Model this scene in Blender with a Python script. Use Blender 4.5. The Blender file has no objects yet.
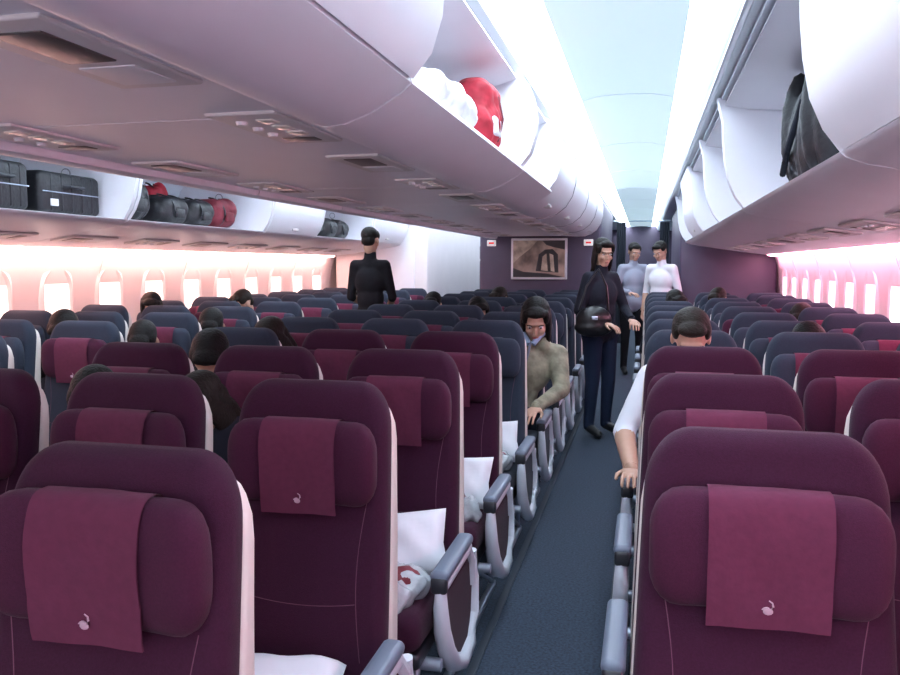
import bpy, math, random
from mathutils import Vector, Matrix
random.seed(7)
scene=bpy.context.scene
C=-1.36
# ---------------------------------------------------------------- materials
def mat(name,col,rough=.5,metal=0,emis=None,es=0,var=0,vscale=30,bump=0,bscale=200,sheen=0,trans=0,spec=.5):
    m=bpy.data.materials.new(name); m.use_nodes=True
    nt=m.node_tree; b=nt.nodes['Principled BSDF']
    b.inputs['Base Color'].default_value=(*col,1)
    b.inputs['Roughness'].default_value=rough
    b.inputs['Metallic'].default_value=metal
    b.inputs['Specular IOR Level'].default_value=spec
    if trans: b.inputs['Transmission Weight'].default_value=trans
    if sheen:
        b.inputs['Sheen Weight'].default_value=sheen
        b.inputs['Sheen Roughness'].default_value=.5
    if emis:
        b.inputs['Emission Color'].default_value=(*emis,1)
        b.inputs['Emission Strength'].default_value=es
    tc=nt.nodes.new('ShaderNodeTexCoord')
    if var:
        n=nt.nodes.new('ShaderNodeTexNoise'); n.inputs['Scale'].default_value=vscale
        n.inputs['Detail'].default_value=3
        nt.links.new(tc.outputs['Object'],n.inputs['Vector'])
        r=nt.nodes.new('ShaderNodeValToRGB')
        r.color_ramp.elements[0].position=.3; r.color_ramp.elements[1].position=.7
        r.color_ramp.elements[0].color=(*[c*(1-var) for c in col],1)
        r.color_ramp.elements[1].color=(*[min(1,c*(1+var)) for c in col],1)
        nt.links.new(n.outputs['Fac'],r.inputs['Fac'])
        nt.links.new(r.outputs['Color'],b.inputs['Base Color'])
        if emis and var>.3: nt.links.new(r.outputs['Color'],b.inputs['Emission Color'])
    if bump:
        n2=nt.nodes.new('ShaderNodeTexNoise'); n2.inputs['Scale'].default_value=bscale
        nt.links.new(tc.outputs['Object'],n2.inputs['Vector'])
        bp=nt.nodes.new('ShaderNodeBump'); bp.inputs['Strength'].default_value=bump
        bp.inputs['Distance'].default_value=.01
        nt.links.new(n2.outputs['Fac'],bp.inputs['Height'])
        nt.links.new(bp.outputs['Normal'],b.inputs['Normal'])
    return m
M={}
M['maroon']=mat('maroon_fabric',(.036,.0065,.023),.9,var=.15,vscale=250,bump=.2,bscale=500,sheen=.05,spec=.2)
M['maroon_hr']=mat('maroon_headrest',(.048,.008,.027),.85,var=.12,vscale=250,bump=.15,bscale=500,sheen=.05,spec=.2)
M['cover']=mat('headrest_cover_cloth',(.105,.021,.050),.85,var=.06,vscale=60,bump=.12,bscale=60,sheen=.05,spec=.2)
M['grey']=mat('slate_fabric',(.026,.034,.054),.9,var=.12,vscale=250,bump=.15,bscale=500,sheen=.05,spec=.2)
M['grey_hr']=mat('slate_headrest',(.032,.041,.064),.85,var=.1,vscale=250,bump=.12,bscale=500,sheen=.05,spec=.2)
M['seam']=mat('seam_thread',(.13,.045,.08),.7)
M['logo']=mat('emblem_print',(.45,.30,.36),.6)
M['shell']=mat('cream_shell',(.62,.57,.53),.4)
M['armpad']=mat('arm_pad',(.13,.16,.22),.45)
M['plast']=mat('white_plastic',(.66,.70,.78),.35)
M['metal']=mat('leg_metal',(.45,.52,.62),.35,metal=.6)
M['dark']=mat('dark_plastic',(.02,.022,.03),.4)
M['psudark']=mat('smoked_panel',(.10,.085,.08),.3)
M['screen']=mat('screen_glass',(.01,.01,.012),.1)
M['bin']=mat('bin_panel',(.84,.83,.89),.35,var=.02,vscale=3)
M['binin']=mat('bin_lining',(.80,.86,.94),.5)
M['psu']=mat('service_panel',(.68,.65,.65),.4)
M['gap']=mat('panel_gap',(.30,.28,.32),.6)
M['lens']=mat('lamp_lens',(.85,.80,.72),.2)
M['ceil']=mat('ceiling_panel',(.88,.93,.97),.5,var=.01,vscale=2)
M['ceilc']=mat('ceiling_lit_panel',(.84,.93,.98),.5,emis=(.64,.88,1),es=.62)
M['cove']=mat('cove_led',(.9,.95,1),.5,emis=(.78,.89,1),es=14)
M['wash_l']=mat('wall_wash_led_l',(1,.8,.7),.5,emis=(1,.52,.44),es=33)
M['wash_r']=mat('wall_wash_led_r',(1,.7,.75),.5,emis=(1,.38,.54),es=34)
M['wall']=mat('sidewall_panel',(.84,.79,.80),.5,var=.02,vscale=4)
M['dado']=mat('dado_panel',(.30,.30,.36),.6)
M['joint']=mat('panel_joint',(.60,.54,.55),.6)
M['pane_l']=mat('window_daylight_warm',(.9,.85,.8),.3,emis=(1,.84,.78),es=1.7)
M['pane_r']=mat('window_daylight',(.9,.9,.95),.3,emis=(1,.91,.95),es=2.0)
M['carpet']=mat('carpet',(.026,.040,.066),.95,var=.45,vscale=90,bump=.3,bscale=300)
M['track']=mat('seat_track',(.03,.04,.06),.5,metal=.2)
M['bulk']=mat('bulkhead_laminate',(.068,.050,.092),.45,var=.06,vscale=5)
M['white']=mat('white_cotton',(.76,.78,.84),.8,bump=.35,bscale=14)
M['poly']=mat('clear_plastic',(.66,.70,.76),.12,trans=.35,bump=.8,bscale=35)
M['skin']=mat('skin',(.46,.275,.20),.55,var=.04,vscale=20)
M['lip']=mat('lip',(.36,.14,.12),.45)
M['eye']=mat('eye_white',(.6,.6,.6),.3)
M['iris']=mat('iris',(.02,.012,.01),.15)
M['hair']=mat('black_hair',(.006,.005,.005),.6,bump=.5,bscale=120,spec=.2)
M['hairb']=mat('brown_hair',(.014,.010,.008),.6,bump=.5,bscale=120,spec=.2)
M['black']=mat('black_cloth',(.008,.008,.011),.9,bump=.2,bscale=60,spec=.2)
M['navy']=mat('navy_denim',(.012,.020,.045),.9,bump=.2,bscale=80,spec=.2)
M['jacket']=mat('dark_jacket',(.014,.016,.026),.85,bump=.3,bscale=40,spec=.2)
M['olive']=mat('olive_parka',(.22,.21,.15),.8,var=.35,vscale=16,bump=1,bscale=18)
M['tee']=mat('white_tee',(.70,.73,.80),.85,bump=.2,bscale=30)
M['shirt']=mat('pale_shirt',(.30,.33,.42),.85,bump=.2,bscale=30)
M['bluec']=mat('pale_blue_collar',(.30,.42,.60),.8,bump=.2,bscale=30)
M['redc']=mat('red_cloth',(.42,.02,.04),.7,var=.3,vscale=14,bump=1,bscale=16)
M['maroonbag']=mat('maroon_bag',(.15,.012,.025),.7,var=.25,vscale=14,bump=.8,bscale=20)
M['blackbag']=mat('black_nylon',(.010,.011,.015),.5,bump=.4,bscale=40)
M['leather']=mat('black_leather',(.006,.006,.008),.3)
M['shoe']=mat('shoe_black',(.012,.012,.014),.4)
M['frame']=mat('screen_frame',(.75,.75,.78),.4)
M['pic1']=mat('picture_brown',(.13,.085,.075),.4,emis=(.2,.13,.1),es=.7,var=.75,vscale=4.5)
M['pic2']=mat('picture_dark',(.035,.03,.035),.4)
M['pic3']=mat('picture_light',(.24,.18,.15),.4,emis=(.3,.2,.15),es=.4,var=.5,vscale=9)
M['exit']=mat('exit_sign_lit',(.8,.8,.8),.4,emis=(1,.95,.95),es=.4)
M['exitr']=mat('exit_text_red',(.6,.02,.02),.4,emis=(.9,.03,.03),es=.4)
# ---------------------------------------------------------------- mesh builder
def rrect(hx,hy,r,n=4):
    r=min(r,hx*.999,hy*.999); p=[]
    for cx,cy,a0 in((hx-r,hy-r,0),(-hx+r,hy-r,90),(-hx+r,-hy+r,180),(hx-r,-hy+r,270)):
        for i in range(n+1):
            a=math.radians(a0+90*i/n); p.append((cx+r*math.cos(a),cy+r*math.sin(a)))
    return p
class MB:
    def __init__(s): s.v=[];s.f=[];s.m=[];s.mats=[]
    def mi(s,m):
        m=M[m]
        if m not in s.mats: s.mats.append(m)
        return s.mats.index(m)
    def add(s,V,F,m,X=None):
        o=len(s.v)
        for p in V:
            p=Vector(p); s.v.append(X@p if X else p)
        for i,f in enumerate(F):
            s.f.append(tuple(o+k for k in f))
            s.m.append(s.mi(m[i] if isinstance(m,list) else m))
    def loft(s,rings,m,cap=True,X=None):
        n=len(rings[0]); V=[p for r in rings for p in r]; F=[]
        for i in range(len(rings)-1):
            for j in range(n):
                k=(j+1)%n
                F.append((i*n+j,i*n+k,(i+1)*n+k,(i+1)*n+j))
        if cap:
            F.append(tuple(range(n-1,-1,-1))); F.append(tuple((len(rings)-1)*n+j for j in range(n)))
        s.add(V,F,m,X)
    def rbox(s,c,size,m,r=.01,X=None,n=3):
        hx,hy,hz=[a/2 for a in size]; r=min(r,hx*.98,hy*.98,hz*.98); R=[]
        for sg in(-1,1):
            st=[i/n for i in range(n+1)]
            if sg>0: st=st[::-1]
            for t in st:
                a=t*math.pi/2; ins=r*(1-math.sin(a)); z=sg*(hz-r+r*math.cos(a))
                R.append([(c[0]+x,c[1]+y,c[2]+z) for x,y in rrect(hx-ins,hy-ins,max(r-ins*.6,.0005),n)])
        s.loft(R,m,True,X)
    def tube(s,pts,rad,m,n=8,X=None):
        P=[Vector(p) for p in pts]; R=[]
        if not isinstance(rad,(list,tuple)): rad=[rad]*len(P)
        up=Vector((0.13,.21,1)).normalized()
        for i,p in enumerate(P):
            d=(P[min(i+1,len(P)-1)]-P[max(i-1,0)]).normalized()
            if abs(d.dot(up))>.97: u=d.cross(Vector((1,0,0))).normalized()
            else: u=d.cross(up).normalized()
            w=d.cross(u)
            R.append([p+u*rad[i]*math.cos(2*math.pi*k/n)+w*rad[i]*math.sin(2*math.pi*k/n) for k in range(n)])
        s.loft(R,m,True,X)
    def ell(s,c,r,m,nu=14,nv=9,X=None,rot=None):
        V,F=ellv(c,r,nu,nv,rot); s.add(V,F,m,X)
    def sheet(s,pts,y0,y1,th,m,fx=lambda x:x):
        P=[Vector((a,b)) for a,b in pts]; O=[]
        for i,p in enumerate(P):
            d=(P[min(i+1,len(P)-1)]-P[max(i-1,0)]).normalized()
            O.append(p+Vector((-d.y,d.x))*th)
        L=P+O[::-1]
        s.loft([[(fx(p.x),y0,p.y) for p in L],[(fx(p.x),y1,p.y) for p in L]],m)
    def poly(s,pts,y0,y1,m,fx=lambda x:x):
        s.loft([[(fx(a),y0,b) for a,b in pts],[(fx(a),y1,b) for a,b in pts]],m)
    def mesh(s,name,ang=38):
        me=bpy.data.meshes.new(name); me.from_pydata([tuple(p) for p in s.v],[],s.f)
        for m in s.mats: me.materials.append(m)
        me.polygons.foreach_set('material_index',s.m)
        me.polygons.foreach_set('use_smooth',[True]*len(s.f))
        import bmesh
        bm=bmesh.new(); bm.from_mesh(me); bmesh.ops.recalc_face_normals(bm,faces=bm.faces); bm.to_mesh(me); bm.free()
        me.set_sharp_from_angle(angle=math.radians(ang)); me.update()
        return me
    def obj(s,name,loc=(0,0,0),rz=0,ang=38):
        return place(name,s.mesh(name,ang),loc,rz)
def place(name,me,loc=(0,0,0),rz=0,sc=1):
    o=bpy.data.objects.new(name,me); scene.collection.objects.link(o)
    o.location=loc; o.rotation_euler=(0,0,rz); o.scale=(sc,sc,sc); return o
def ellv(c,r,nu=14,nv=9,rot=None):
    V=[];F=[]; c=Vector(c)
    def q(x,y,z):
        p=Vector((x*r[0],y*r[1],z*r[2]))
        return c+(rot@p if rot else p)
    V.append(q(0,0,-1))
    for i in range(1,nv):
        t=-math.pi/2+math.pi*i/nv
        for j in range(nu):
            a=2*math.pi*j/nu; V.append(q(math.cos(t)*math.cos(a),math.cos(t)*math.sin(a),math.sin(t)))
    V.append(q(0,0,1)); T=len(V)-1
    for j in range(nu):
        k=(j+1)%nu
        F.append((0,1+k,1+j)); F.append((T,1+(nv-2)*nu+j,1+(nv-2)*nu+k))
        for i in range(nv-2):
            a=1+i*nu; F.append((a+j,a+k,a+nu+k,a+nu+j))
    return V,F
def fuse(parts,voxel,it):
    V=[];F=[]
    for v,f in parts:
        o=len(V); V+= [tuple(p) for p in v]; F+=[tuple(o+k for k in g) for g in f]
    me=bpy.data.meshes.new('tmp'); me.from_pydata(V,[],F)
    o=bpy.data.objects.new('tmp',me); scene.collection.objects.link(o)
    m=o.modifiers.new('r','REMESH'); m.mode='VOXEL'; m.voxel_size=voxel
    s=o.modifiers.new('s','SMOOTH'); s.factor=.5; s.iterations=it
    dg=bpy.context.evaluated_depsgraph_get()
    e=bpy.data.meshes.new_from_object(o.evaluated_get(dg))
    rv=[v.co.copy() for v in e.vertices]; rf=[tuple(p.vertices) for p in e.polygons]
    bpy.data.objects.remove(o); bpy.data.meshes.remove(me); bpy.data.meshes.remove(e)
    return rv,rf
def capv(p0,r0,p1,r1):
    p0=Vector(p0);p1=Vector(p1)
    out=[ellv(p0,(r0,)*3,12,8),ellv(p1,(r1,)*3,12,8)]
    t=MB(); t.mats=[M['skin']]; t.tube([p0,p1],[r0,r1],'skin',12)
    out.append((t.v,t.f)); return out
# ---------------------------------------------------------------- seat
def yb(z): return -.17*(1.15-z)-.05*max(0,(.75-z))**1.2
def make_seat(name,fab,hr,cov,la,ra,haslogo=True,zc=.955):
    b=MB()
    R=[]
    zs=[.38,.5,.6,.7,.8,.9,.96,1.0,1.03,1.05,1.07,1.085,1.10,1.113,1.124,1.133,1.140,1.146,1.149,1.15]
    def wz(z):
        w=.228-.018*max(0,min(1,(z-.5)/.5))
        if z>1.0: w-= .008*(z-1.0)/.15
        if z>1.04: w-= .080*(1-math.sqrt(max(0,1-((z-1.04)/.11)**2)))
        return w
    for z in zs:
        d=.040
        if z>1.115: d=.040*math.sqrt(max(.06,1-((z-1.115)/.036)**2))
        R.append([(x,yb(z)+y,z) for x,y in rrect(wz(z),d,d*.85,5)])
    b.loft(R,fab)
    R=[]
    for z in [.30,.32,.45,.6,.75,.9,1.0,1.04,1.07,1.085,1.095,1.10]:
        d=.040-.022*max(0,min(1,(z-.45)/.50)); w=wz(z+.035)+.005
        if z>1.085: d*=math.sqrt(max(.08,1-((z-1.085)/.018)**2))
        if z<.32: w-=.02
        R.append([(x,yb(z)+.032+d+y-.012,z) for x,y in rrect(w,d,d*.6,4)])
    b.loft(R,'shell')
    b.rbox((0,yb(.93)+.075,.93),(.27,.03,.17),'dark',.008)
    b.rbox((0,yb(.93)+.091,.93),(.245,.004,.145),'screen',.001)
    b.rbox((0,yb(.7)+.105,.68),(.38,.03,.24),'plast',.008)
    for sx in(-1,1):
        P=[]
        for i in range(13):
            z=.48+.40*i/12; x=.172-.022*math.sin((z-.48)/.40*math.pi)
            P.append((sx*x,yb(z)-.0400,z))
        b.tube(P,.0011,'seam',5)
    P=[(x/100,yb(.60+.00006*x*x)-.0402,.60+.00006*x*x) for x in range(-15,16,3)]
    b.tube(P,.0011,'seam',5)
    B,A,p=.106,.042,2/2.8; yc=yb(zc)-.048
    def se(v): return math.copysign(abs(v)**p,v)
    R=[]
    for x in [-.197,-.194,-.187,-.176,-.160,-.14,-.12,-.06,0,.06,.12,.14,.160,.176,.187,.194,.197]:
        ax=abs(x); s=1 if ax<=.14 else max(.12,(1-((ax-.14)/.058)**2.3)**.5)
        yw=-.022*(ax/.2)**2
        R.append([(x,yc+yw-A*(s**.8)*se(math.sin(2*math.pi*k/26)),zc+B*(.28+.72*s)*se(math.cos(2*math.pi*k/26))) for k in range(26)])
    b.loft(R,hr)
    V=[];F=[];xs=[-.100+.200*i/10 for i in range(11)]; rows=[]
    for i in range(16):
        ph=math.radians(-35+145*i/15)
        rows.append((yc-(A+.004)*se(math.sin(ph)),zc+(B+.004)*se(math.cos(ph))))
    y_l,z_l=rows[-1]
    rows+= [(y_l,z_l-.02),(y_l+.003,zc-.109),(y_l+.006,zc-.125)]
    rows=[r for i,r in enumerate(rows) if i<16 or r[1]<z_l]
    for off in(0,.003):
        for i,(y,z) in enumerate(rows):
            for x in xs:
                wv=.0016*math.sin(x*60+z*30)+.001*math.sin(x*25-z*55)
                V.append((x,y-.022*(x/.2)**2+off-.0045+wv,z+.002*math.sin(x*17)*(i>13)))
    nr=len(rows)
    for l in(0,1):
        for i in range(nr-1):
            for j in range(10):
                a=l*nr*11+i*11+j; q=(a,a+1,a+12,a+11); F.append(q if l else q[::-1])
    b.add(V,F,cov)
    if haslogo:
        yl=rows[-4][0]-.0068; zl=zc-.087
        b.ell((0,yl,zl-.003),(.0085,.0015,.0065),'logo',10,5)
        b.tube([(.001-.011*i/4,yl,zl+.001+.002*i-.0006*i*i) for i in range(5)],[.003,.0028,.002,.0015,.001],'logo',5)
        b.tube([(.004,yl,zl),(.008,yl,zl+.006),(.007,yl,zl+.012),(.001,yl,zl+.016)],[.003,.002,.0014,.001],'logo',5)
    X=Matrix.Translation((0,-.39,.38))@Matrix.Rotation(math.radians(-3),4,'X')
    b.rbox((0,0,0),(.455,.47,.12),fab,.045,X,5)
    b.rbox((0,-.37,.30),(.44,.44,.05),'dark',.015)
    b.rbox((0,-.12,.35),(.42,.10,.10),'dark',.02)
    for y in(-.20,-.50): b.tube([(-.265,y,.26),(.265,y,.26)],.02,'metal',10)
    for x in(-.19,.19):
        b.tube([(x,-.50,.26),(x,-.545,.15),(x,-.56,.03)],.013,'metal',8)
        b.tube([(x,-.20,.26),(x,-.13,.15),(x,-.08,.03)],.013,'metal',8)
        b.tube([(x,-.50,.25),(x,-.10,.05)],.010,'metal',8)
        b.rbox((x,-.32,.016),(.03,.56,.03),'metal',.008)
    b.rbox((.02,-.30,.20),(.24,.22,.09),'dark',.015)
    q=-.11
    for xa,kind in((-.266,la),(.266,ra)):
        if not kind: continue
        sx=1 if xa>0 else -1
        b.rbox((xa,-.355,.652+q),(.056,.37,.036),'armpad',.016,None,4)
        b.rbox((xa,-.345,.622+q),(.046,.36,.04),'plast',.014)
        b.tube([(xa,-.18,.62+q),(xa,-.12,.56+q),(xa,-.10,.36)],.022,'plast',8)
        b.rbox((xa,-.53,.628+q),(.050,.03,.05),'dark',.01)
        if kind==2:
            path=[(-.525,.62),(-.53,.56),(-.51,.48),(-.46,.40),(-.38,.32),(-.27,.27),(-.15,.28),(-.09,.36),(-.07,.48),(-.09,.58)]
            b.tube([(xa+sx*.004,y,z+q) for y,z in path],[.018,.022,.026,.028,.030,.030,.028,.024,.020,.016],'plast',10)
            pts2=[(-.47,.585),(-.12,.585),(-.09,.46),(-.11,.31),(-.24,.285),(-.34,.32),(-.42,.40),(-.47,.49)]
            b.loft([[(xa-sx*.012,y,z+q) for y,z in pts2],[(xa+sx*.004,y,z+q) for y,z in pts2]],'plast' if la==2 else fab)
    return b.mesh(name,45)
SM={}
for fab,hr,cov,tag,zc in(('maroon','maroon_hr','cover','m',.955),('maroon','maroon_hr','cover','M',.985),('grey','grey_hr','cover','g',.955),('grey','grey_hr','grey_hr','n',.955),('grey','maroon_hr','cover','h',.955)):
    SM[tag]=[make_seat('seat_'+tag,fab,hr,cov,la,ra,tag!='n',zc) for la,ra in((2,1),(0,1),(0,2))]
rowsC=[1.15+.785*k for k in range(12)]
rowsR=[1.53+.77*k for k in range(11)]
rowsL=[.60+.78*k for k in range(13)]
for k,y in enumerate(rowsC):
    for c in range(3):
        x=C+(c-1)*.53
        t='m' if k<4 else random.choice('gghn')
        if k==0: t='M'
        if c==0 and k==3: t='h'
        place('passenger_seat',SM[t][c],(x,y,0))
for k,y in enumerate(rowsR):
    for c in range(3):
        t='m' if k<3 else random.choice('gghn')
        place('passenger_seat',SM[t][c],(.215+c*.53,y,0))
for k,y in enumerate(rowsL):
    for c in range(3):
        t=random.choice('ggh')
        if k in(0,1): t='m'
        place('passenger_seat',SM[t][c],(-3.98+c*.53,y,0))
# ---------------------------------------------------------------- shell of the cabin
Y0,Y1=-3.0,21.0
b=MB(); b.rbox((C,9,-.05),(6.2,24.2,.1),'carpet',.01)
for x in(-.10,-.57,-2.15,-2.62): b.rbox((x,9,.003),(.03,24,.008),'track',.002)
b.obj('floor')
for sg,nm,w in((1,'right','wash_r'),(-1,'left','wash_l')):
    fx=lambda x,sg=sg:C+sg*x
    b=MB()
    b.sheet([(2.97,.36),(3.0,.7),(3.0,1.1),(2.97,1.38),(2.90,1.60)],Y0,Y1,-.03,'wall',fx)
    b.sheet([(2.90,0),(2.96,.2),(2.965,.36)],Y0,Y1,-.04,'dado',fx)
    y=Y0
    while y<Y1:
        b.sheet([(2.967,.37),(2.996,.7),(2.996,1.1),(2.966,1.38),(2.90,1.56)],y,y+.008,.004,'joint',fx); y+=1.24
    b.obj('wall_'+nm)
    b=MB(); b.sheet([(2.80,1.566),(2.87,1.553)],Y0,10.4,.006,w,fx)
    b.obj('led_wash_strip')
    nm2=0
    for i in range(22):
        y=.25+i*.62
        if y>10.3: break
        wb=MB(); R=[]
        for k,(dx,hy,hz) in enumerate(((.0,.185,.265),(-.016,.172,.252),(-.024,.152,.225),(-.012,.130,.195),(.0,.12,.18))):
            R.append([(fx(2.992+dx-.004*abs(zz)*10*(1 if zz>0 else .2)),y+yy,1.20+zz) for yy,zz in rrect(hy,hz,hy*.95,8)])
        wb.loft(R,'wall',cap=False)
        wb.loft([[(fx(2.978),y+yy,1.20+zz) for yy,zz in rrect(.132,.197,.126,8)],[(fx(2.990),y+yy,1.20+zz) for yy,zz in rrect(.132,.197,.126,8)]],'pane_r' if sg>0 else 'pane_l')
        nm2+=1; wb.obj('window_%d'%(nm2+(30 if sg<0 else 0)))
# ceiling
b=MB()
for sg in(1,-1):
    fx=lambda x,sg=sg:C+sg*x
    b.sheet([(.76,2.33),(.79,2.345),(.80,2.40)],Y0,Y1,.015,'ceil',fx)
    b.sheet([(.98,2.40),(1.1,2.425),(1.24,2.43),(1.38,2.425),(1.50,2.40)],Y0,Y1,.02,'ceilc',fx)
    b.sheet([(1.62,2.40),(1.64,2.34),(1.68,2.30)],Y0,Y1,.015,'ceil',fx)
    b.sheet([(1.66,2.31),(2.6,2.30),(2.95,1.9),(2.95,1.56)],Y0,Y1,.02,'ceil',fx)
    y=Y0+.2
    while y<Y1:
        b.sheet([(.985,2.398),(1.1,2.421),(1.24,2.426),(1.38,2.421),(1.495,2.398)],y,y+.006,.004,'ceil',fx); y+=1.9
b.sheet([(-.78,2.345),(.78,2.345)],Y0,Y1,.02,'ceil',lambda x:C+x)
b.obj('ceiling')
for sg in(1,-1):
    for a,c in((.80,.99),(1.49,1.62)):
        b=MB(); b.sheet([(a,2.425),(c,2.425)],Y0,Y1,.01,'cove',lambda x,sg=sg:C+sg*x)
        b.obj('ceiling_cove_light')
# bins
doorC=[(.79,1.905),(.835,1.96),(.86,2.04),(.865,2.12),(.85,2.21),(.82,2.28),(.775,2.325)]
underC=[(0,1.825),(.54,1.825),(.548,1.800),(.575,1.793),(.63,1.797),(.70,1.822),(.77,1.862),(.803,1.888),(.80,1.902),(.78,1.905)]
buck=[(.52,1.815),(.60,1.818),(.68,1.845),(.75,1.90),(.80,1.98),(.825,2.08),(.825,2.18),(.81,2.26),(.775,2.325)]
def disc(b,x,z,y,r,m,fx):
    b.loft([[(fx(x)+r*math.cos(t*.4189),y,z+r*math.sin(t*.4189)) for t in range(15)],[(fx(x)+r*math.cos(t*.4189),y-.005,z+r*math.sin(t*.4189)) for t in range(15)]],m)
def binC(sg,y0,y1,state):
    fx=lambda x:C+sg*x
    b=MB(); g=.006; a,c=y0+g,y1-g
    if state=='bucket':
        b.poly([(0,1.825),(.50,1.825)]+[(.52,1.85),(0,1.86)],a,c,'bin',fx)
        b.sheet(buck,a,c,.018,'bin',fx)
        b.sheet([(x+.002,z) for x,z in buck],a,a+.012,-.004,'gap',fx)
        for e0,e1 in((a,a+.03),(c-.03,c)): b.poly([(.02,1.84)]+[(x-.012,z) for x,z in buck]+[(.02,2.325)],e0,e1,'bin',fx)
        b.sheet([(.04,1.86),(.04,2.3)],a,c,.02,'binin',fx)
        b.rbox((fx(.695),(a+c)/2,1.852),(.05,.12,.02),'psu',.005)
        b.obj('overhead_bin'); return
    b.poly(underC+[(.5,1.885),(.05,1.87),(0,1.87)],a,c,'bin',fx)
    b.sheet([(.05,1.87),(.04,2.0),(.04,2.30)],a,c,.02,'binin',fx)
    b.sheet([(.04,2.31),(.74,2.325)],a,c,.012,'binin',fx)
    ep=[(.02,1.87),(.785,1.9)]+doorC+[(.02,2.325)]
    for e0,e1 in((a,a+.03),(c-.03,c)): b.poly(ep,e0,e1,'bin',fx)
    if state=='closed':
        D=[(x+.006,z) for x,z in doorC]
        b.sheet(D,a+.004,c-.004,-.018,'bin',fx)
        b.rbox((fx(D[0][0]+.028),(a+c)/2,D[0][1]+.03),(.012,.12,.03),'psu',.005)
    else:
        D=[(.77,2.31),(.68,2.285),(.55,2.27),(.42,2.265),(.33,2.27)]
        b.sheet(D,a+.035,c-.035,.014,'bin',fx)
        disc(b,.42,2.05,c-.031,.035,'gap',fx); disc(b,.42,2.05,c-.034,.028,'bin',fx)
    b.obj('overhead_bin')
yC=[-3,-1.9,0,1.9,3.75,4.9,6.3,7.7,9.1,10.5]
stC=['closed','closed','closed','open','open','bucket','bucket','bucket','bucket']
for i in range(9):
    binC(1,yC[i],yC[i+1],stC[i])
    binC(-1,yC[i],yC[i+1],'closed')
doorS=[(1.845,1.74),(1.80,1.80),(1.765,1.88),(1.745,1.98),(1.735,2.08),(1.73,2.18),(1.70,2.295)]
underS=[(1.85,1.725),(1.90,1.705),(2.0,1.685),(2.2,1.655),(2.5,1.61),(2.7,1.585),(2.93,1.56)]
def binS(sg,y0,y1,state):
    fx=lambda x:C+sg*x
    b=MB(); g=.006; a,c=y0+g,y1-g
    b.poly([(1.838,1.738)]+underS+[(2.93,1.70),(2.6,1.70),(1.86,1.742)],a,c,'bin',fx)
    b.sheet([(2.75,1.70),(2.74,1.9),(2.55,2.2),(2.3,2.285)],a,c,-.015,'binin',fx)
    b.sheet([(2.35,2.285),(1.72,2.285)],a,c,-.012,'binin',fx)
    ep=[(2.8,1.70),(1.855,1.742)]+doorS+[(2.3,2.295),(2.6,2.2)]
    for e0,e1 in((a,a+.03),(c-.03,c)):
        b.poly(ep,e0,e1,'bin',fx)
    b.sheet([(1.858,1.742)]+[(x+.002,z) for x,z in doorS],c-.016,c-.010,-.006,'gap',fx)
    if state!='open':
        D=[(x-.006,z) for x,z in doorS]
        b.sheet(D,a+.004,c-.004,-.018,'bin',fx)
        b.rbox((fx(D[0][0]-.03),(a+c)/2,D[0][1]+.04),(.012,.12,.03),'psu',.005)
    else:
        b.sheet([(1.74,2.27),(1.85,2.245),(2.0,2.235),(2.15,2.24)],a+.035,c-.035,-.014,'bin',fx)
        disc(b,2.25,2.03,c-.031,.035,'gap',fx); disc(b,2.25,2.03,c-.034,.028,'bin',fx)
    b.obj('overhead_bin')
yR=[-3,-1.6,.35,2.25,4.4,5.8,7.3,8.8,10.4]
stR=['closed','closed','closed','open','open','open','closed','open']
yL=[-3,-1.2,.7,2.6,4.5,6.4,7.5,9.0,10.4]
stL=['closed','closed','open','open','open','closed','open','closed']
for i in range(8): binS(1,yR[i],yR[i+1],stR[i])
for i in range(8): binS(-1,yL[i],yL[i+1],stL[i])
def psu(kind):
    b=MB()
    b.rbox((0,0,-.003),(.19,.46,.012),'psu',.005)
    if kind==0:
        b.rbox((0,-.08,-.009),(.10,.19,.006),'psudark',.003)
        b.rbox((0,.12,-.009),(.12,.14,.005),'frame',.003)
    else:
        for yy in(-.14,-.05,.04):
            b.rbox((.035,yy,-.009),(.045,.055,.008),'lens',.003)
            b.tube([(-.04,yy,-.006),(-.04,yy,-.018)],[.016,.012],'frame',12)
        b.rbox((0,.15,-.009),(.10,.06,.005),'psudark',.003)
    return b.mesh('psu')
pm=[psu(0),psu(1)]
for i in range(13):
    for sg in(1,-1): place('service_panel',pm[(i+1)%2],(C+sg*.38,.5+.78*i,1.826))
for i in range(12):
    for sg in(1,-1):
        o=place('service_panel',pm[(i+1)%2],(C+sg*2.35,.9+.77*i,1.6285)); o.rotation_euler=(0,math.radians(8.5)*sg,0)
# ---------------------------------------------------------------- bulkheads
b=MB(); b.rbox((C,12.4,1.16),(1.60,3.6,2.32),'bulk',.03)
b.obj('bulkhead_partition')
b=MB(); b.rbox((1.01,12.4,1.14),(1.16,3.6,2.26),'bulk',.03); b.obj('bulkhead_partition')
b=MB(); b.rbox((-3.56,12.4,1.14),(1.34,3.6,2.26),'wall',.03)
b.rbox((-3.42,10.59,1.0),(.70,.02,1.9),'bin',.008); b.rbox((-3.13,10.575,1.05),(.03,.02,.12),'metal',.005)
b.obj('lavatory_module')
b=MB(); b.rbox((C,21.05,1.2),(6.2,.1,2.5),'bulk',.01); b.obj('wall_back')
b=MB(); y=10.59
b.rbox((C,y-.02,1.53),(.74,.04,.54),'frame',.01)
def q(pts,m,yy): b.loft([[(C+x,yy,1.53+z) for x,z in pts],[(C+x,yy-.003,1.53+z) for x,z in pts]],m)
q([(-.34,-.24),(.34,-.24),(.34,.24),(-.34,.24)],'pic1',y-.04)
q([(-.34,.24),(-.02,.24),(-.12,.13),(-.26,.02),(-.34,-.06)],'pic3',y-.0435)
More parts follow.
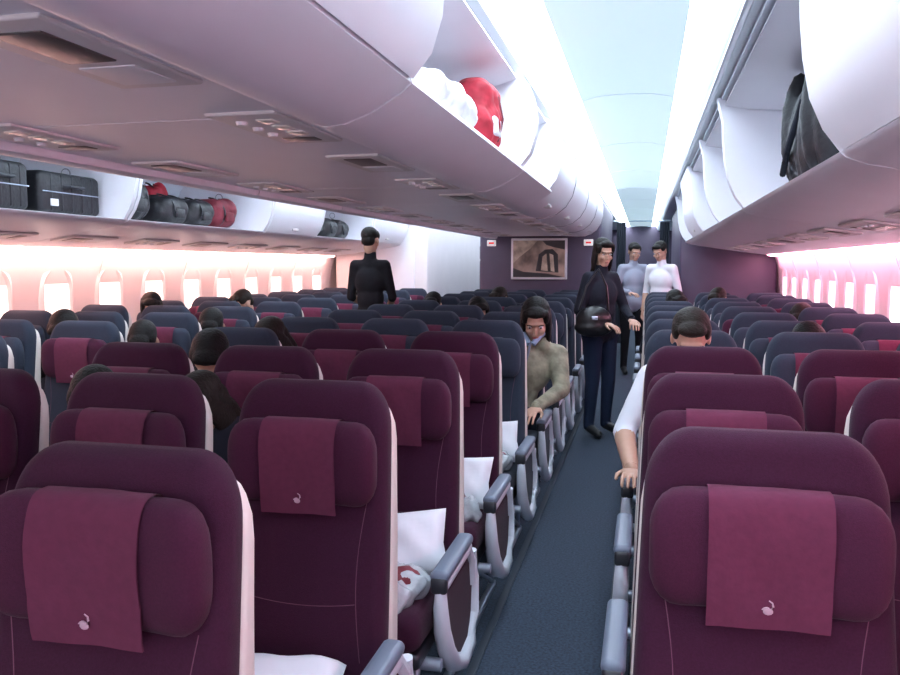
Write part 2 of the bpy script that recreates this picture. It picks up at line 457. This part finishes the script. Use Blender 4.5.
q([(.04,.24),(.34,.24),(.34,.12),(.20,.15),(.10,.18)],'pic2',y-.0437)
q([(-.04,-.16),(.0,.06),(.08,.12),(.18,.13),(.25,.06),(.26,-.18)],'pic2',y-.044)
q([(.03,-.15),(.05,.03),(.10,.07),(.12,-.16)],'pic3',y-.0475)
q([(.16,-.16),(.14,.07),(.19,.05),(.21,-.17)],'pic3',y-.0475)
q([(-.34,-.24),(.34,-.24),(.1,-.19),(-.2,-.17),(-.34,-.12)],'pic2',y-.0445)
b.obj('bulkhead_screen')
for x in(-2.0,-.72):
    b=MB(); b.rbox((x,10.585,1.74),(.12,.02,.08),'exit',.005); b.rbox((x,10.573,1.74),(.07,.006,.025),'exitr',.002); b.obj('exit_sign')
b=MB()
for j,x0 in enumerate((-.5,.24)):
    pts=[(x0+.16*i/24,14.6+.02*math.sin(i*1.3)) for i in range(25)]
    b.loft([[(x,y,z) for x,y in pts]+[(x,y+.01,z) for x,y in pts[::-1]] for z in(.05,2.2)],'grey')
b.tube([(-.56,14.6,2.22),(.42,14.6,2.22)],.012,'metal')
b.obj('galley_curtain')
# ---------------------------------------------------------------- people
def headparts():
    P=[ellv((0,.015,.148),(.074,.094,.086),20,14),ellv((0,-.025,.085),(.058,.062,.070),16,12),
       ellv((0,-.045,.035),(.034,.038,.028),12,8),ellv((0,.03,.06),(.052,.06,.07),14,10),
       ellv((0,-.090,.098),(.010,.015,.024),10,8),ellv((0,-.100,.084),(.014,.012,.010),10,8),
       ellv((0,-.075,.138),(.050,.016,.010),12,8),ellv((.034,-.066,.088),(.022,.022,.018),10,8),ellv((-.034,-.066,.088),(.022,.022,.018),10,8),
       ellv((0,-.076,.053),(.022,.012,.012),10,8),
       ellv((.075,.012,.112),(.009,.019,.031),10,8),ellv((-.075,.012,.112),(.009,.019,.031),10,8)]
    return fuse(P,.0055,3)
HV,HF=headparts()
def hairparts(kind):
    P=[ellv((0,.028,.170),(.079,.092,.074),20,14),ellv((0,.064,.120),(.064,.052,.062),16,12),
       ellv((0,-.045,.195),(.058,.042,.033),14,10),
       ellv((.062,-.005,.165),(.020,.050,.038),12,8),ellv((-.062,-.005,.165),(.020,.050,.038),12,8),
       ellv((.030,-.060,.196),(.030,.028,.022),10,8),ellv((-.025,-.062,.198),(.034,.026,.022),10,8)]
    if kind==1:
        P+=[ellv((0,.060,.05),(.076,.048,.12),14,10),ellv((.071,.010,.08),(.020,.045,.13),12,9),ellv((-.071,.010,.08),(.020,.045,.13),12,9),ellv((0,.075,-.06),(.07,.035,.10),12,8),
            ellv((.060,-.045,.165),(.020,.028,.045),10,8),ellv((-.060,-.045,.165),(.020,.028,.045),10,8)]
    return [fuse(P,.006,3)]
HAIR={0:hairparts(0),1:hairparts(1)}
def handparts():
    P=[ellv((0,.045,0),(.038,.05,.014),14,10),ellv((0,.0,0),(.026,.03,.018),12,8)]
    for x,l in((-.030,.060),(-.010,.074),(.010,.078),(.030,.068)):
        a=Vector((x,.082,0)); c=a+Vector((x*.15,l*.5,-.008)); d=c+Vector((0,l*.36,-.024))
        P+=capv(a,.0088,c,.008)+capv(c,.008,d,.0068)
    a=Vector((.030,.022,-.002)); c=Vector((.056,.050,-.010)); d=Vector((.060,.080,-.020))
    P+=capv(a,.012,c,.0095)+capv(c,.0095,d,.0075)
    return fuse(P,.0045,2)
AV,AF=handparts()
def human(name,J,cl,hair='hair',longh=0,yaw=0,tilt=0,girth=1,hs=1,vox=.013,extra=None,trim=None):
    J={k:Vector(v) for k,v in J.items()}
    P,Cc,N,H=J['P'],J['C'],J['N'],J['H']
    ax=(N-P).normalized()
    xr=(J['S1']-J['S0']).normalized(); yr=ax.cross(xr).normalized(); xr=yr.cross(ax)
    rot=Matrix((xr,yr,ax)).transposed(); g=girth
    parts=[ellv(P,(.160*g,.12*g,.125),18,12,rot),ellv(P.lerp(Cc,.5),(.142*g,.110*g,.15),18,12,rot),
           ellv(Cc,(.160*g,.118*g,.16),18,12,rot)]
    parts+=capv(J['S0'],.058*g,J['S1'],.058*g)+capv(N-ax*.02,.062,H+(H-N)*.2,.052)
    seg=[('torso',P,Cc,.13),('torso',Cc,N,.10),('torso',J['S0'],J['S1'],.06),('neck',N+(H-N)*.25,H,.05)]
    for s in'01':
        S,E,W,Hp,K,A,T=[J[k+s] for k in('S','E','W','L','K','A','T')]
        parts+=capv(S,.058*g,E,.045*g)+capv(E,.045*g,W,.031*g)+capv(Hp,.092*g,K,.062)+capv(K,.062,A,.044)+capv(A,.044,T,.036)
        parts+=capv(P,.11*g,Hp,.10*g)
        seg+=[('uarm',S,E,.055),('larm',E,W,.04),('uleg',Hp,K,.08),('lleg',K,A,.055),('foot',A+Vector((0,0,-.02)),T,.05)]
    if extra: parts+=extra
    V,F=fuse(parts,vox,4)
    def lab(c):
        best=9;l=None
        for n,a,bb,r in seg:
            d=bb-a; t=max(0,min(1,(c-a).dot(d)/d.length_squared)); q=(c-(a+d*t)).length-r
            if q<best: best=q;l=n
        return cl[l]
    b=MB(); ms=[lab(sum((V[k] for k in f),Vector())/len(f)) for f in F]
    b.add(V,F,ms)
    X=Matrix.Translation(H+Vector((0,0,-.03)))@Matrix.Rotation(yaw,4,'Z')@Matrix.Rotation(tilt,4,'X')@Matrix.Scale(hs,4)
    b.add(HV,HF,'skin',X)
    for v,f in HAIR[longh]: b.add(v,f,hair,X)
    for sx in(-1,1):
        b.ell((sx*.031,-.0735,.117),(.012,.011,.0065),'eye',12,8,X)
        b.ell((sx*.031,-.0825,.117),(.0052,.0035,.0052),'iris',10,6,X)
        b.tube([(sx*.018,-.089,.133),(sx*.032,-.087,.137),(sx*.047,-.077,.132)],.0028,hair,6,X)
    b.ell((0,-.086,.056),(.020,.006,.004),'lip',12,6,X); b.ell((0,-.085,.050),(.016,.006,.004),'lip',12,6,X)
    for s,sx in(('0',1),('1',-1)):
        W,E=J['W'+s],J['E'+s]; d=(J['D'+s] if 'D'+s in J else (W-E)).normalized()
        nz=J.get('Z'+s,Vector((0,0,1))); x=d.cross(nz).normalized(); z=x.cross(d)
        R=Matrix((x*sx,d,z)).transposed().to_4x4()
        XX=Matrix.Translation(W)@R
        b.add(AV,AF,'skin',XX)
        b.tube([W-d*.03,W+d*.005],[.036,.034],cl['larm'],12)
    if trim: trim(b)
    return b.mesh(name,60)
def stand(h=1.75,arms='down',w=1):
    k=h/1.75
    J=dict(P=(0,0,.97),C=(0,0,1.27),N=(0,.005,1.44),H=(0,-.01,1.545))
    for s,x in(('0',-1),('1',1)):
        J['S'+s]=(x*.155*w,0,1.415); J['L'+s]=(x*.09,0,.91); J['K'+s]=(x*.10,-.015,.50); J['A'+s]=(x*.105,.02,.085); J['T'+s]=(x*.125,-.13,.038)
        J['E'+s]=(x*.225*w,.03,1.13); J['W'+s]=(x*.215*w,-.05,.89); J['Z'+s]=(x,0,0.01)
    if arms=='hold':
        J['E0']=(-.24,-.02,1.14); J['W0']=(-.12,-.22,1.10); J['Z0']=(0,-.2,1); J['E1']=(.24,-.02,1.14); J['W1']=(.14,-.22,1.14); J['Z1']=(0,-.2,1)
    out={}
    for a,v in J.items(): out[a]=Vector(v) if a[0] in 'ZD' else Vector(v)*k
    return out
def sit(lean=0,down=0):
    J=dict(P=(0,-.29,.55),C=(lean*.6,-.27,.83),N=(lean*.85,-.245,.99-down),H=(lean,-.265,1.065-down))
    for s,x in(('0',-1),('1',1)):
        J['S'+s]=(x*.160+lean*.85,-.245,.96-down+x*-lean*.15); J['L'+s]=(x*.09,-.32,.54); J['K'+s]=(x*.12,-.70,.52); J['A'+s]=(x*.12,-.70,.11); J['T'+s]=(x*.13,-.83,.045)
        J['E'+s]=(x*.225+lean*.5,-.36,.70); J['W'+s]=(x*.12+lean*.2,-.54,.64); J['D'+s]=(-x*.35,-1,-.15); J['Z'+s]=(0,-.1,1)
    return J
def CL(t,a,l,p,f='shoe',n='skin'): return dict(torso=t,uarm=a,larm=l,uleg=p,lleg=p,foot=f,neck=n)
Js=stand(1.79,w=.90); Js['E0']=Vector((-.20,-.03,1.16)); Js['W0']=Vector((-.12,-.22,1.08)); Js['Z0']=Vector((0,-.2,1)); Js['E1']=Vector((.20,-.03,1.16)); Js['W1']=Vector((.12,-.22,1.08)); Js['Z1']=Vector((0,-.2,1))
place('standing_man',human('standing_man',Js,CL('black','black','skin','black'),girth=.90,tilt=.05),(-2.42,6.9,0),math.pi)
Jw=stand(1.66,w=.95); Jw['E1']=Vector((.24,-.05,1.08)); Jw['W1']=Vector((.12,-.24,1.0)); Jw['Z1']=Vector((0,-.2,1))
Jw['E0']=Vector((-.22,.03,1.07)); Jw['W0']=Vector((-.14,-.20,.98)); Jw['Z0']=Vector((0,-.2,1))
place('standing_woman',human('standing_woman',Jw,CL('jacket','jacket','jacket','navy'),longh=1,yaw=-.35,tilt=.2),(-.36,6.87,0),math.radians(48))
place('standing_man',human('standing_man_b',stand(1.74,'hold'),CL('shirt','shirt','shirt','black'),tilt=.25),(-.15,10.9,0),math.radians(20))
place('standing_man',human('standing_man_c',stand(1.74),CL('tee','tee','skin','black'),tilt=.4),(.20,10.3,0),math.radians(-30))
Jp=sit(.20,.02); Jp['E1']=Vector((.37,-.38,.72)); Jp['W1']=Vector((.25,-.60,.65)); Jp['D1']=Vector((-.3,-1,-.3))
hood=[ellv((.17,-.20,.975),(.12,.07,.05),12,8),ellv((.25,-.29,.965),(.042,.055,.045),10,8),ellv((.12,-.29,.965),(.042,.055,.045),10,8)]
def ptrim(b):
    b.tube([(.185,-.375,1.0),(.17,-.400,.92),(.15,-.41,.84),(.12,-.42,.74),(.08,-.43,.64)],.007,'armpad',6)
    for sx in(-1,1): b.tube([(.185+sx*.06,-.30,1.045),(.185+sx*.045,-.345,1.03),(.185+sx*.012,-.375,.985)],.018,'bluec',8)
mp=human('seated_woman_parka',Jp,CL('olive','olive','olive','navy',n='bluec'),girth=1.14,yaw=.1,tilt=.5,longh=1,extra=hood,trim=ptrim,hs=1.05)
place('seated_woman',mp,(-.83,rowsC[5]-.02,0))
Jm=sit(-.02,.0); Jm['E0']=Vector((-.29,-.30,.72)); Jm['W0']=Vector((-.25,-.56,.62)); Jm['D0']=Vector((0,-1,0))
place('seated_man',human('seated_man_tee',Jm,CL('tee','tee','skin','navy'),hair='hairb',girth=1.1,tilt=.5),(.215,rowsR[3],0))
V=[human('seated_a',sit(0,.03),CL('black','black','black','navy'),tilt=.45),
   human('seated_b',sit(.03,.04),CL('jacket','jacket','jacket','black'),longh=1,yaw=.5,tilt=.45),
   human('seated_c',sit(-.03,.04),CL('shirt','shirt','skin','navy'),hair='hairb',yaw=-.5,tilt=.45),
   human('seated_d',sit(.02,.13),CL('black','black','black','navy'),yaw=.3,tilt=.75),
   human('seated_e',sit(-.03,.12),CL('jacket','jacket','jacket','navy'),longh=1,hair='hairb',yaw=-.4,tilt=.7)]
for v,x,y,s in ((3,C-.53,rowsC[3],1.04),(4,C-.03,rowsC[2],.96),(3,C-.53,rowsC[2],.98),(3,-2.92,rowsL[5],1),(3,-3.45,rowsL[5],1.05),
    (3,-2.92,rowsL[6],1.03),(4,C-.53,rowsC[4],1.03),(2,-3.45,rowsL[8],1),(1,C,rowsC[7],.97),(2,C,rowsC[9],1.0),(0,C-.53,rowsC[8],.97),
    (3,.775,rowsR[2],.98),(3,.745,rowsR[4],1.04),(1,.215,rowsR[8],1),(4,1.235,rowsR[7],1.02),(2,.745,rowsR[9],1),(1,-3.95,rowsL[7],1),(0,-2.92,rowsL[10],1.0)):
    place('seated_passenger',V[v],(x,y,0),0,s)
b=MB(); v,f=fuse([ellv((0,0,0),(.15,.06,.12),16,10),ellv((0,0,-.06),(.16,.065,.08),16,10)],.012,3); b.add(v,f,'leather')
b.tube([(-.12,0,.08),(-.06,.0,.28),(.04,.02,.42),(.10,.0,.28),(.12,0,.08)],.009,'leather'); b.rbox((0,-.062,.02),(.05,.01,.03),'metal',.004)
b.obj('shoulder_bag',(-.40,6.63,1.0),.2)
# ---------------------------------------------------------------- pillows, blankets
def pillow():
    V=[];F=[];n=16
    for s in(1,-1):
        for i in range(n+1):
            for j in range(n+1):
                u=-1+2*i/n; w=-1+2*j/n
                h=.055*((1-u**4)*(1-w**4))**.5+.007*math.sin(u*7+w*5)*(1-u*u)*(1-w*w)
                k=1-.10*(1-abs(u))*abs(w)**3
                k2=1-.10*(1-abs(w))*abs(u)**3
                V.append((u*.155*k2,w*.115*k,s*h))
    m=(n+1)**2
    for l in(0,1):
        for i in range(n):
            for j in range(n):
                a=l*m+i*(n+1)+j; q=(a,a+n+1,a+n+2,a+1); F.append(q if l==0 else q[::-1])
    b=MB(); b.add(V,F,'white'); return b.mesh('pillow',80)
PM=pillow()
def blanket():
    P=[ellv((random.uniform(-.08,.08),random.uniform(-.06,.06),random.uniform(-.02,.03)),(random.uniform(.05,.09),random.uniform(.04,.08),random.uniform(.03,.05)),12,8) for _ in range(12)]
    v,f=fuse(P,.009,1); b=MB()
    v=[p+Vector((0,0,.006*math.sin(p.x*90+p.y*60)+.004*math.sin(p.y*140))) for p in v]
    b.add(v,f,'poly')
    v,f=fuse([ellv((.02,-.05,.03),(.07,.06,.035),12,8)],.01,1); b.add(v,f,'maroonbag'); return b.mesh('blanket',60)
BM=blanket()
for (x,y,k) in ((-.83,rowsC[1],0),(-.83,rowsC[2],1),(-.83,rowsC[3],2),(-.83,rowsC[4],1),(-.83,rowsC[0],0),(C,rowsC[1],0),(C,rowsC[3],1),(.215,rowsR[1],0),(.215,rowsR[2],0),(.745,rowsR[0],0),(.215,rowsR[0],1)):
    if k==0:
        o=place('pillow',PM,(x+.04,y-.36,.490)); o.rotation_euler=(.1,.05,.3)
    else:
        o=place('pillow',PM,(x+.07,y-.27,.535)); o.rotation_euler=(math.radians(58),0,math.radians(20 if k==1 else 5))
        place('wrapped_blanket',BM,(x+.08,y-.48,.475),k*1.3)
# ---------------------------------------------------------------- luggage
def suitcase(sx,sy,sz,m):
    b=MB(); b.rbox((0,0,sz/2+.01),(sx,sy,sz),m,.035,None,4)
    for i in range(5): b.rbox((0,-sy/2+sy*(i+1)/6,sz/2+.01),(sx+.006,.012,sz*.86),m,.003)
    b.rbox((sx/2+.004,0,sz*.55),(.006,sy*.94,.006),'metal',.002)
    b.tube([(sx/2,-.07,sz*.7),(sx/2+.035,-.06,sz*.7),(sx/2+.035,.06,sz*.7),(sx/2,.07,sz*.7)],.009,'dark')
    b.rbox((sx/2+.004,-sy*.3,sz*.3),(.01,.06,.04),'frame',.003)
    for a in(-1,1):
        for c in(-1,1): b.tube([(a*sx*.38-.01,c*sy*.44,.012),(a*sx*.38+.01,c*sy*.44,.012)],.014,'dark')
    return b.mesh('suitcase')
def duffel(m,sx,sy,sz):
    # soft holdall: squarish sagging body, zip seam, end pockets, webbing straps lying on the cloth
    t=MB(); t.mats=[M[m]]; t.rbox((0,0,sz*.46),(sx*.92,sy*.86,sz*.84),m,min(sx,sy,sz)*.30,None,6)
    P=[(t.v,t.f)]
    for i in range(5):
        P.append(ellv((random.uniform(-.2,.2)*sx,random.uniform(-.3,.3)*sy,sz*random.uniform(.35,.62)),(sx*.34,sy*.24,sz*.38),12,8))
    for a in(-1,1): P.append(ellv((0,a*sy*.42,sz*.38),(sx*.36,sy*.10,sz*.28),12,8))
    v,f=fuse(P,.011,3)
    zmin=min(p.z for p in v); v=[p-Vector((0,0,zmin)) for p in v]
    b=MB(); b.add(v,f,m)
    for a in(-.2,.2):
        b.tube([(sx*.50*math.cos(t_)*.98,sy*a,sz*.46+sz*.47*math.sin(t_)) for t_ in [math.radians(d) for d in range(-50,100,15)]],.007,'dark',6)
    b.rbox((sx*.47,0,sz*.36),(.03,sy*.34,sz*.30),m,.012)
    return b.mesh('duffel',60)
S1=suitcase(.36,.52,.24,'blackbag'); S2=suitcase(.36,.42,.26,'blackbag')
place('suitcase',S1,(-3.50,4.15,1.738)); place('suitcase',S2,(-3.48,3.58,1.738))
place('suitcase',S1,(-3.5,3.0,1.738))
D1=duffel('blackbag',.34,.40,.32); D2=duffel('blackbag',.32,.34,.24); D3=duffel('maroonbag',.32,.38,.27); D4=duffel('redc',.24,.24,.36)
place('travel_bag',D1,(-3.47,4.80,1.738)); place('travel_bag',D2,(-3.45,5.25,1.738))
place('travel_bag',D3,(-3.44,5.95,1.738)); place('travel_bag',D4,(-3.72,5.50,1.738)); place('travel_bag',D2,(-3.44,5.60,1.738))
place('travel_bag',D1,(-3.45,7.80,1.738)); place('travel_bag',D2,(-3.45,8.22,1.738)); place('travel_bag',D2,(-3.47,8.62,1.738))
b=MB(); P=[ellv((random.uniform(-.06,.06),random.uniform(-.30,.30),random.uniform(.06,.10)),(.07,.10,.05),12,8) for _ in range(11)]
v,f=fuse(P,.011,1); v=[p+Vector((.004*math.sin(p.y*70),0,.006*math.sin(p.y*95+p.x*60))) for p in v]; b.add(v,f,'white'); b.obj('plastic_bag',(-.70,2.65,1.905))
b=MB(); t=MB(); t.rbox((0,0,.15),(.15,.30,.28),'redc',.055,None,6)
P=[(t.v,t.f),ellv((.03,-.05,.11),(.07,.12,.10),12,8),ellv((-.01,.03,.24),(.06,.13,.07),12,8),ellv((.03,.09,.16),(.06,.08,.10),12,8)]
v,f=fuse(P,.010,2); v=[p+Vector((.006*math.sin(p.y*55+p.z*30),0,.005*math.sin(p.y*70))) for p in v]; b.add(v,f,'redc')
b.rbox((.088,-.05,.10),(.02,.12,.07),'white',.008)
b.tube([(.07,.06,.06),(.09,.07,.15),(.07,.08,.24),(.02,.085,.29)],.008,'maroonbag',6); b.obj('red_backpack',(-.68,3.28,1.902))
b=MB(); P=[]
for i in range(10):
    P.append(ellv((random.uniform(-.03,.03),-.25+i*.055,.19+.05*math.sin(i*1.7)),(.07,.05,.19+.04*math.sin(i)),10,8))
P+=[ellv((.05,0,.12),(.14,.30,.12),14,10)]
v,f=fuse(P,.012,1); b.add(v,f,'blackbag'); b.tube([(-.06,-.1,.3),(-.10,-.05,.12),(-.09,.1,.05)],.012,'jacket'); b.obj('draped_jacket',(.61,3.32,1.755))
# ---------------------------------------------------------------- world, camera
w=bpy.data.worlds.new('w'); scene.world=w; w.use_nodes=True
w.node_tree.nodes['Background'].inputs['Color'].default_value=(.90,.86,1,1)
w.node_tree.nodes['Background'].inputs['Strength'].default_value=2.4
cam=bpy.data.cameras.new('camera'); cam.lens=32; cam.sensor_width=36; cam.clip_start=.02
co=bpy.data.objects.new('camera',cam); scene.collection.objects.link(co)
co.location=(0,0,1.45); co.rotation_euler=(math.radians(90-5.18),0,math.radians(13.65))
scene.camera=co
scene.view_settings.view_transform='Standard'
